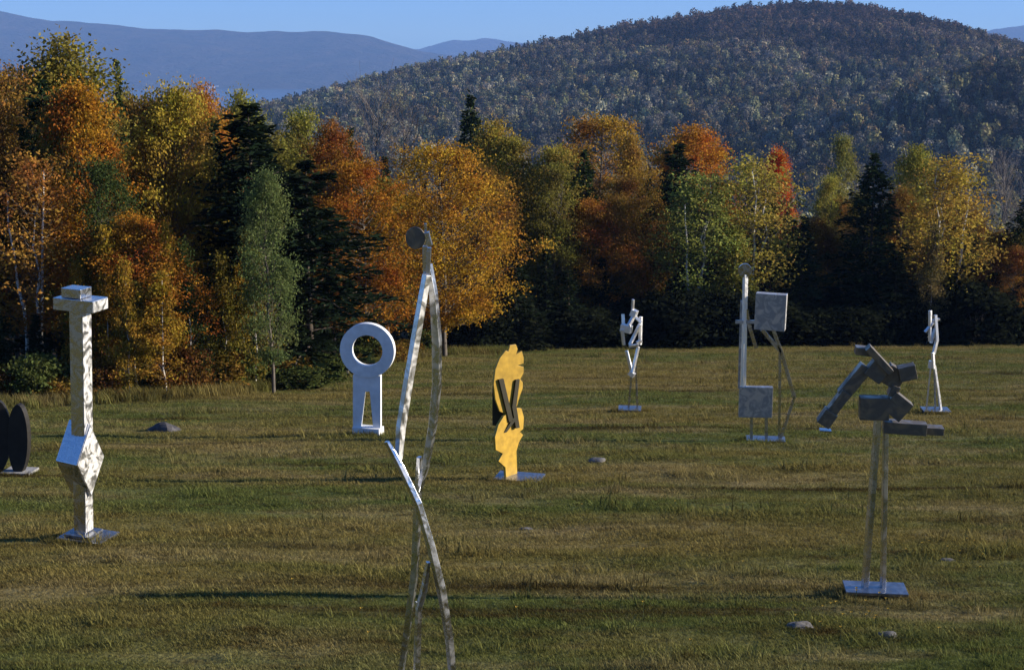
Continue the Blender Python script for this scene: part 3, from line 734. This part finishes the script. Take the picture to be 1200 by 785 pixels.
# --- burnished column with a faceted block
S = Sculpt('column_sculpture', 'burnished steel column with a faceted diamond block and flat stacked top', 98, 632)
k = 1/F*S.Y*1.03; rz = R(-15); cx, cyy = S.b.x, S.b.y; z0 = S.b.z
def zz(py): return at(90, py, S.Y).z
S.box('base_plate', 'steel_base', (cx+0.06, cyy, z0+0.05), (0.62, 0.5, 0.04), (0, 0, rz))
S.box('base_plate', 'steel_base', (cx, cyy, z0+0.096), (0.36, 0.36, 0.035), (0, 0, rz))
ls_ = S.box('lower_shaft', 'steel', (cx, cyy, (z0+0.11+zz(560))/2), (0.165, 0.185, zz(560)-z0-0.11), (0, 0, rz))
bm = bmesh.new(); hh = (zz(494)-zz(580))/2; zc = (zz(494)+zz(580))/2
vs = [[bm.verts.new((x_, y_, z_)) for y_, z_ in ((-0.25, 0), (0, -hh), (0.25, 0), (0, hh))] for x_ in (-0.21, 0.14)]
for j in range(4): bm.faces.new((vs[0][j], vs[0][(j+1) % 4], vs[1][(j+1) % 4], vs[1][j]))
bm.faces.new(vs[0][::-1]); bm.faces.new(vs[1]); bmesh.ops.recalc_face_normals(bm, faces=bm.faces)
bmesh.ops.transform(bm, matrix=Matrix.Translation((cx, cyy, zc)) @ Matrix.Rotation(R(-27), 4, 'Z'), verts=bm.verts)
db = S.put(bm, 'diamond_block', 'steel')
def facing(par, dx, a, shape):                   # an added pale sheet that paints sunlight onto a block's right-hand face
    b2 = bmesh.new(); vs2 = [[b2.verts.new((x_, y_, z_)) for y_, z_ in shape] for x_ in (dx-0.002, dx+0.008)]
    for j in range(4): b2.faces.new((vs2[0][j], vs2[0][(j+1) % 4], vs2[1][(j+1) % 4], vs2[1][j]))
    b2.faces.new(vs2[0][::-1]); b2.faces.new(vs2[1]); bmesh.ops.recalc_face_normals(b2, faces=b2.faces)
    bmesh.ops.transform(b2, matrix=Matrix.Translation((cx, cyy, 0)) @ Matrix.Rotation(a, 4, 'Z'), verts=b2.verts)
    S.put(b2, 'sunlit_face_sheet', 'steel_glint', par, 0.002)
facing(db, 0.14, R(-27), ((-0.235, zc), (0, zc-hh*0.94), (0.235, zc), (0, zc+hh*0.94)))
us_ = S.box('upper_shaft', 'steel', (cx, cyy, (zz(508)+zz(362))/2), (0.18, 0.205, zz(362)-zz(508)), (0, 0, rz))
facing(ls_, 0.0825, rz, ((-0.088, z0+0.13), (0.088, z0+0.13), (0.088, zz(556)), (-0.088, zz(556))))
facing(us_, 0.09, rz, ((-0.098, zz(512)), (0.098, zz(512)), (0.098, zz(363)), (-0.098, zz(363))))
ts_ = S.box('top_slab', 'steel', (cx+0.01, cyy, zz(355)), (0.55, 0.36, zz(348)-zz(362)), (0, 0, rz))
S.root.rotation_euler = (0, R(2.7), 0)
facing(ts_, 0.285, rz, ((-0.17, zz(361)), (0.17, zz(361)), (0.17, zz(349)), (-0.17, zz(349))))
S.box('cap_slab', 'steel', (cx-0.04, cyy, zz(342)), (0.27, 0.26, zz(337)-zz(348)), (0, 0, rz))

# --- white ring on a slotted stand
S = Sculpt('ring_sculpture', 'white painted ring on a slotted upright plate and block', 431, 510)
rzr = R(-7); pv = S.b
c = S.P(431, 410)
ro = S.m(32.5); ri = S.m(18.5)
S.plate('ring', 'white', circ(c, ro, ro, 64), 0.17, rzr, pv, hole=circ(c, ri, ri, 64), bev=0.004)
g = lambda *l: [S.P(a, b) for a, b in l]
S.plate('slotted_plate', 'white', g((414, 439), (447, 439), (447, 502), (438.5, 502), (434, 458), (428, 458), (423, 502), (414, 502)), 0.13, rzr, pv)
S.box('base_block', 'white', S.P(431.5, 506)+Vector((0, 0, 0)), (S.m(34), 0.30, S.m(13)), (0, 0, R(-16)))

# --- tall bowed steel bars in front
S = Sculpt('bowed_bar_sculpture', 'tall thin sculpture of bowed crossing steel bars with a small round plate', 497, 836)
P = S.P; m_ = S.m
S.box('base_plate', 'steel_base', (S.b.x, S.b.y, S.b.z+0.03), (0.75, 0.55, 0.06), (0, 0, R(8)))
S.bar('rod', 'steel', [P(498.5, 262), P(499, 300)], m_(3), 0.02, bev=0.002)
dc = P(487, 279); S.plate('round_plate', 'steel_dark', circ(dc, m_(12), m_(13), 40), 0.02, R(-16), dc, bev=0.003)
S.bar('collar', 'steel', [P(500, 272, -.05), P(504, 288, -.05)], m_(6), 0.06)
S.bar('neck_bar', 'steel', [P(498, 288), P(499, 335)], m_(6), 0.05)
S.bar('neck_bar', 'steel', [P(503, 290, -.05), P(501, 330, -.05)], m_(5), 0.04)
S.bar('slanting_bar', 'steel_glint', [P(500, 322, -.08), P(490, 380, -.08), P(478, 450, -.08), P(470, 500, -.08), P(467, 538, -.08)], [m_(7), m_(8.5), m_(9), m_(9), m_(6)], 0.05, roll=R(-44))
S.bar('bowed_bar', 'steel', [P(502, 310), P(508, 345), P(512, 400), P(512, 450), P(507, 500), P(499, 545), P(491, 575)], [m_(7), m_(8), m_(9.5), m_(9), m_(8), m_(7), m_(5)], 0.055, roll=R(22))
S.bar('lower_bar', 'steel', [P(491.5, 535, .05), P(489, 600, .05), P(486, 670, .05), P(477, 740, .05), P(468, 800, .05), P(464, 830, .05)], [m_(5), m_(8), m_(8), m_(7), m_(6), m_(6)], 0.05, roll=R(18))
S.bar('crossing_bar', 'steel', [P(453, 517, -.1), P(470, 548, -.1), P(490, 590, -.1), P(505, 640, -.1), P(517, 690, -.1), P(526, 745, -.1), P(531, 800, -.1), P(532, 832, -.1)], [m_(4), m_(6), m_(7), m_(8), m_(9), m_(8), m_(7), m_(7)], 0.05, roll=R(-38))
S.bar('short_bar', 'steel', [P(502, 658, -.06), P(497, 690, -.06), P(490, 715, -.06)], [m_(4), m_(7), m_(6)], 0.04, roll=R(-30))
S.bar('prop_bar', 'steel', [P(491, 705, -.04), P(489, 760, -.04), P(487, 832, -.04)], m_(6), 0.05, roll=R(-30))

# --- yellow notched plates
S = Sculpt('yellow_plate_sculpture', 'yellow painted upright sculpture of notched rounded plates on a steel base', 606, 563)
P = S.P; pv = P(594, 480); ry = R(38); cs = 1/math.cos(ry)
def yp(*l): return [S.P(594+(a-594)*cs, b) for a, b in l]
S.box('base_plate', 'steel_base', (S.b.x+0.04, S.b.y, S.b.z+0.05), (0.80, 0.5, 0.06), (0, 0, R(-14)))
S.plate('upper_plate', 'yellow', yp((585, 480), (580, 465), (578, 447), (580, 430), (585, 418), (592, 410), (595, 412), (597, 405), (604, 405), (606, 411), (604, 417), (611, 414), (613, 422), (613, 429), (606, 430), (613, 433), (613, 440), (609, 447), (612, 451), (612, 458), (608, 468), (605, 478), (595, 486)), 0.035, ry, pv)
ry2 = R(50); cs = 1/math.cos(ry2)
S.plate('lower_plate', 'yellow', yp((589, 486), (602, 480), (610, 483), (613, 495), (612, 508), (608, 510), (612, 515), (607, 522), (604, 532), (605, 560), (592, 562), (591, 546), (583, 536), (588, 529), (580, 522), (579, 507), (583, 494)), 0.05, ry2, pv)
cs = 1/math.cos(ry)
for l in (((582.5, 442), (588, 442), (599.5, 494), (594.5, 494)), ((602.5, 446), (607, 446), (603, 477), (607, 503), (602.5, 503), (598, 477)), ((600.5, 489), (601.5, 494), (591.5, 505), (588, 505))):
    S.plate('inlay_bar', 'olive', yp(*l), 0.11, ry, pv, bev=0.002)
S.plate('back_plate', 'olive', [S.P(a, b, 0.12) for a, b in ((577, 452), (588, 470), (596, 500), (577, 498))], 0.05)

# --- far figure of cube-like links
S = Sculpt('link_figure_sculpture', 'bright steel figure of small angular links standing on two thin legs', 738, 482)
P = S.P; q = S.m
S.box('base_plate', 'steel_base', (S.b.x, S.b.y, S.b.z+0.06), (q(27), 0.5, 0.08), (0, 0, R(-6)))
S.bar('leg', 'steel', [P(736.5, 480), P(740, 438)], q(2.3), 0.05); S.bar('leg', 'steel', [P(747, 480), P(745, 430)], q(2.3), 0.05)
for a, b, c, d, w_ in ((741, 438, 734, 411, 4), (741, 437, 748, 406, 4), (737, 406, 748, 404, 4), (731, 404, 729, 386, 4.5), (738, 404, 750, 380, 4.5), (750, 404, 751, 371, 4.5), (737, 381, 745, 366, 6), (741, 372, 742, 351, 3.4), (730.5, 379, 730, 368, 3.6), (745, 372, 751, 378, 5), (746, 402, 752, 399, 5)):
    S.bar('link', 'steel_sunlit', [P(a, b, rnd.uniform(-.08, .08)), P(c, d, rnd.uniform(-.08, .08))], q(w_*.68), 0.075, roll=R(rnd.uniform(-60, -20)))
S.box('block', 'steel_sunlit', P(734, 385), (q(13), 0.16, q(9)), (0, R(8), R(-25)))
S.box('block', 'steel_sunlit', P(741, 438), (q(7), 0.16, q(6)), (0, R(30), R(-30))); S.box('block', 'steel_sunlit', P(743, 367), (q(7), 0.16, q(8)), (0, R(20), R(-30)))

# --- two box sculpture
S = Sculpt('two_box_sculpture', 'sculpture of two square grey boxes, round disc and poles on a flat base', 897, 518)
P = S.P; q = S.m
S.box('base_plate', 'steel_base', (S.b.x, S.b.y, S.b.z+0.05), (q(46), 0.42, 0.07), (0, 0, R(-7)))
S.box('box', 'steel_dull', P(885.5, 470.5), (q(39), 0.16, q(37)), (0, 0, R(-4)))
bx_ = S.box('box', 'steel_dull', P(903, 365), (q(35), 0.24, q(43)), (0, R(1), R(-16)))
S.box('sunlit_side_plate', 'steel_sunlit', P(903, 365)+Vector((math.cos(R(16))*q(35)/2, -math.sin(R(16))*q(35)/2, 0)), (0.02, 0.235, q(42.6)), (0, R(1), R(-16)), bx_, 0.003)  # added bright plate in place of sunlight on the right edge
bx_['label'] = 'upper square box with right edge painted bright for sunlight'
S.bar('post', 'steel_smooth', [P(880.5, 488), P(880.5, 516)], q(3.4), 0.05); S.bar('post', 'steel_smooth', [P(898, 488), P(898, 517)], q(3.4), 0.05)
S.bar('pole', 'steel_sunlit', [P(873.5, 322), P(871, 455)], q(4.6), 0.08, roll=R(-30)); S.bar('pole', 'steel_dull', [P(869, 352, .08), P(866, 455, .08)], q(2.5), 0.05)
dc = P(873, 317); S.plate('disc', 'steel', circ(dc, q(7.8), q(8.2), 36), 0.06, R(-4), dc, bev=0.004)
S.bar('bracket', 'steel_dull', [P(862, 377), P(888, 377)], q(4), 0.06)
for l, w_ in ((((874, 362), (879, 385), (886, 408)), 4), (((893, 386), (914, 411)), 4.5), (((906, 386), (916, 414), (931, 466)), 4), (((931, 465), (914, 516)), 3.2), (((914, 410), (913, 517)), 3)):
    S.bar('strut', 'steel_smooth', [P(a, b) for a, b in l], q(w_), 0.05)

# --- tilted boxes on two posts
S = Sculpt('tilted_boxes_sculpture', 'arching chain of tilted dark steel boxes balanced on two slim posts', 1025, 699)
P = S.P; q = S.m
S.box('base_plate', 'steel_base', (S.b.x, S.b.y, S.b.z+0.09), (q(74), 0.34, 0.035), (0, 0, R(-6)))
S.box('base_rail', 'steel_dark', (S.b.x-0.03, S.b.y+0.02, S.b.z+0.04), (q(62), 0.24, 0.10), (0, 0, R(-6)))
S.bar('post', 'steel_smooth', [P(1029, 486), P(1013, 693)], q(7), 0.06, roll=R(-15)); S.bar('post', 'steel_smooth', [P(1038, 500), P(1034.5, 695)], q(5.5), 0.05, roll=R(-15))
def tb(nm, x, y, w_, h_, a, dy=0.0, d=0.16, rzz=-8, mt='steel_dark'): S.box(nm, mt, P(x, y, dy), (q(w_), d, q(h_)), (0, R(a), R(rzz)))
tb('box', 1024, 477.5, 34, 27, -1); tb('box', 1051, 475, 26, 26, 38, -0.03); tb('slab', 1060, 500.5, 50, 14, 2); tb('slab', 1092, 503.5, 26, 9, 2, 0.04)
tb('box', 969, 489, 16, 19, 32, -0.02); tb('box', 983, 470, 12, 30, 33); tb('box', 1001, 446, 15, 44, 36, 0.03); tb('box', 1028, 433, 22, 24, 35, -0.03)
tb('slab', 1013, 411, 22, 9, 6, 0.05); tb('slab', 1030, 421, 40, 8, 46, -0.06); tb('box', 1047, 441, 22, 24, 30, 0.02); tb('box', 1063, 436, 20, 17, -14, -0.04)
tb('box', 1047, 457, 10, 14, 20, 0.0); tb('foot_plate', 967, 504, 14, 2.5, 2, 0.02, 0.1, -8, 'steel')

# --- far thin sculpture
S = Sculpt('thin_figure_sculpture', 'far slender steel figure with a crossbar on three thin legs', 1096, 484)
P = S.P; q = S.m
S.box('base_plate', 'steel_base', (S.b.x, S.b.y, S.b.z+0.07), (q(32), 0.5, 0.08), (0, 0, R(-4)))
S.bar('leg', 'steel_sunlit', [P(1085, 482), P(1091, 428)], q(1.5), 0.035); S.bar('leg', 'steel_sunlit', [P(1103, 483), P(1099, 455), P(1095, 428)], q(2.6), 0.05, roll=R(-25)); S.bar('leg', 'steel_dull', [P(1096, 482, .15), P(1095, 428, .05)], q(1.8), 0.05)
for a, b, c, d, w_ in ((1094, 432, 1093, 413, 4), (1094, 415, 1098, 398, 4.2), (1098, 400, 1096, 369, 4), (1090, 400, 1090, 364, 4.2), (1084, 389, 1094, 378, 3), (1092, 376, 1101, 374, 3), (1091, 402, 1096, 385, 3)):
    S.bar('link', 'steel_sunlit', [P(a, b, rnd.uniform(-.06, .06)), P(c, d, rnd.uniform(-.06, .06))], q(w_*.8), 0.07, roll=R(rnd.uniform(-45, -15)))
S.box('block', 'steel_sunlit', P(1090.5, 427), (q(4.5), 0.12, q(9)), (0, R(4), R(-30)))

# --- dark sculpture at the left
S = Sculpt('dark_plate_sculpture', 'dark sculpture of two rounded oval plates on a pale slab under the trees', 12, 554)
P = S.P; q = S.m
S.box('base_slab', 'slab', (S.b.x+0.17, S.b.y, S.b.z+0.03), (q(36), 0.4, 0.05), (0, 0, R(-8)))
def oval(cx_, cy_, rx_, ry_): return [P(cx_+rx_*math.cos(6.2832*i/28), cy_+ry_*math.sin(6.2832*i/28)*(1.0 if i > 14 else 1.0)) for i in range(28)]
S.plate('leaf_plate', 'dark', oval(24, 513, 13, 41), 0.12, R(-12), S.b, smooth=False)
S.plate('leaf_plate', 'dark', oval(-3, 511, 16, 43), 0.12, R(10), S.b)
S.plate('crosspiece', 'dark', [P(*p) for p in ((-6, 506), (24, 498), (24, 486), (-6, 492))], 0.08)

# ------------------------------------------------------------------ stones, flowers, log, far houses
def rock(name, px, py, w_, h_, d_, label, seed, sink=0.3):
    b = ghit(px, py); rng = np.random.RandomState(seed); bm = bmesh.new(); bmesh.ops.create_icosphere(bm, subdivisions=3, radius=1)
    ks = rng.normal(size=(5, 3))*1.6; phs = rng.uniform(0, 6, 5)
    for v in bm.verts:
        c_ = v.co.copy(); f = 1+0.10*sum(math.sin(ks[i] @ np.array(c_)*1.5+phs[i]) for i in range(5))
        v.co = Vector((c_.x*f*w_/2, c_.y*f*d_/2, c_.z*f*h_*(0.75 if c_.z > 0 else 0.5)))
    me = bpy.data.meshes.new(name); bm.to_mesh(me); bm.free(); me.materials.append(M['rock_dark' if name == 'boulder' else 'rock'])
    o = link(name, me); o.location = b+Vector((0, 0, h_*(0.3-sink))); tag(o, label, 'rock')
rock('boulder', 193, 505, 0.75, 0.22, 0.5, 'dark low boulder among weeds on the grass before the sunny trees', 3)
rock('field_stone', 699, 541, 0.32, 0.12, 0.26, 'small grey stone in the open grass between yellow sculpture and link figure', 4)
rock('field_stone', 1110, 658, 0.20, 0.05, 0.14, 'flat pale stone beside yellow flowers near the tilted boxes sculpture', 5)
rock('field_stone', 938, 735, 0.24, 0.06, 0.16, 'low grey stone in the grass before the tilted boxes sculpture base', 6)
rock('field_stone', 1039, 744, 0.18, 0.05, 0.13, 'small pale stone in the grass before the tilted boxes sculpture base', 7)
rock('field_stone', 617, 621, 0.2, 0.04, 0.14, 'flat bluish stone in the brown grass before the yellow sculpture', 8)

M['petal'] = simple('yellow_petal', (0.6, 0.36, 0.03), 0.7); M['stem'] = simple('green_stem', (0.07, 0.09, 0.03), 0.8)
V = []; Fc = []; V2 = []; F2 = []
fl = []
for (px, py, nn, sp) in ((1105, 650, 9, 0.35), (1030, 735, 5, 0.4), (205, 500, 9, 0.3), (940, 740, 4, 0.4), (700, 690, 6, 2.0), (850, 620, 7, 3.0), (600, 730, 5, 1.5), (1020, 715, 7, 0.35)):
    b = ghit(px, py)
    for _ in range(nn): fl.append((b.x+rg.normal(0, sp), b.y+rg.normal(0, sp*0.5)))
for (x_, y_) in fl:
    z_ = float(ground(x_, y_)); h_ = rg.uniform(0.08, 0.2); c_ = np.array([x_, y_, z_+h_]); k0 = len(V)
    n_ = 6; V.append(c_+np.array([0, 0, -0.004]))
    for j in range(n_):
        a = 6.283*j/n_; V.append(c_+np.array([math.cos(a)*0.016, math.sin(a)*0.016, 0.008*(j % 2)]))
    for j in range(n_): Fc.append((k0, k0+1+j, k0+1+(j+1) % n_))
    tv, tf = tube([(x_, y_, z_-0.01), (x_+0.005, y_, z_+h_)], 0.003, 0.002, 3); o0 = len(V2); V2 += tv; F2 += [tuple(i+o0 for i in f) for f in tf]
fo = link('wildflowers', mesh_np('wildflowers', V, Fc, M['petal'])); tag(fo, 'scattered small yellow wildflowers in the grass', 'flowers', None, 'stuff')
link('stems', mesh_np('stems', V2, F2, M['stem']), fo)

lg = Tubes(); a_ = ghit(366, 436); b_ = ghit(408, 440)
lg.add([a_+Vector((0, 0, .45)), (a_+b_)/2+Vector((0, 0, .34)), b_+Vector((0, 0, .12))], 0.075, 0.05, k=8)
tag(link('birch_log', lg.mesh('birch_log', M['bark_white'])), 'fallen white birch log lying at the forest foot behind the ring sculpture', 'log')

for i, (px, Y, wd, ht) in enumerate(((244, 8060, 20, 12), (249.5, 8070, 20, 12), (254, 8100, 17, 12))):
    b = at(px, 104.0-0.6*i, Y); root = bpy.data.objects.new('house', None); C.objects.link(root); root.location = (b.x, Y, b.z-3)
    bm = bmesh.new(); bmesh.ops.create_cube(bm, size=1); bmesh.ops.scale(bm, vec=(wd, 9, ht+4), verts=bm.verts); bmesh.ops.translate(bm, vec=(0, 0, ht/2-2), verts=bm.verts)
    me = bpy.data.meshes.new('wall'); bm.to_mesh(me); bm.free(); me.materials.append(M['house']); link('wall', me, root)
    hw, hd = wd/2+0.5, 5.0
    me = bpy.data.meshes.new('roof'); me.from_pydata([(-hw, -hd, ht), (hw, -hd, ht), (hw, hd, ht), (-hw, hd, ht), (-hw, 0, ht+3), (hw, 0, ht+3)], [], [(0, 1, 5, 4), (2, 3, 4, 5), (0, 4, 3), (1, 2, 5), (0, 3, 2, 1)])
    me.materials.append(M['roof']); link('roof', me, root)
    tag(root, 'tiny white house on the far lake shore below the blue ridge', 'house', 'white houses on the far shore')

# ------------------------------------------------------------------ haze
bm = bmesh.new(); bmesh.ops.create_cube(bm, size=1)
x0, x1, y0, y1, zl, zh = -9000, 9000, -260, 15800, -460, 420
bmesh.ops.scale(bm, vec=(x1-x0, y1-y0, zh-zl), verts=bm.verts); bmesh.ops.translate(bm, vec=((x0+x1)/2, (y0+y1)/2, (zl+zh)/2), verts=bm.verts)
me = bpy.data.meshes.new('haze'); bm.to_mesh(me); bm.free()
hm = bpy.data.materials.new('haze_air'); hm.use_nodes = True; n_ = hm.node_tree.nodes; n_.remove(n_['Principled BSDF'])
pv_ = n_.new('ShaderNodeVolumePrincipled'); pv_.inputs['Color'].default_value = (0.28, 0.50, 1.0, 1); pv_.inputs['Density'].default_value = 9e-5
hm.node_tree.links.new(pv_.outputs[0], n_['Material Output'].inputs['Volume']); me.materials.append(hm)
tag(link('haze', me), 'thin blue autumn haze over the valley', 'haze', None, 'stuff')
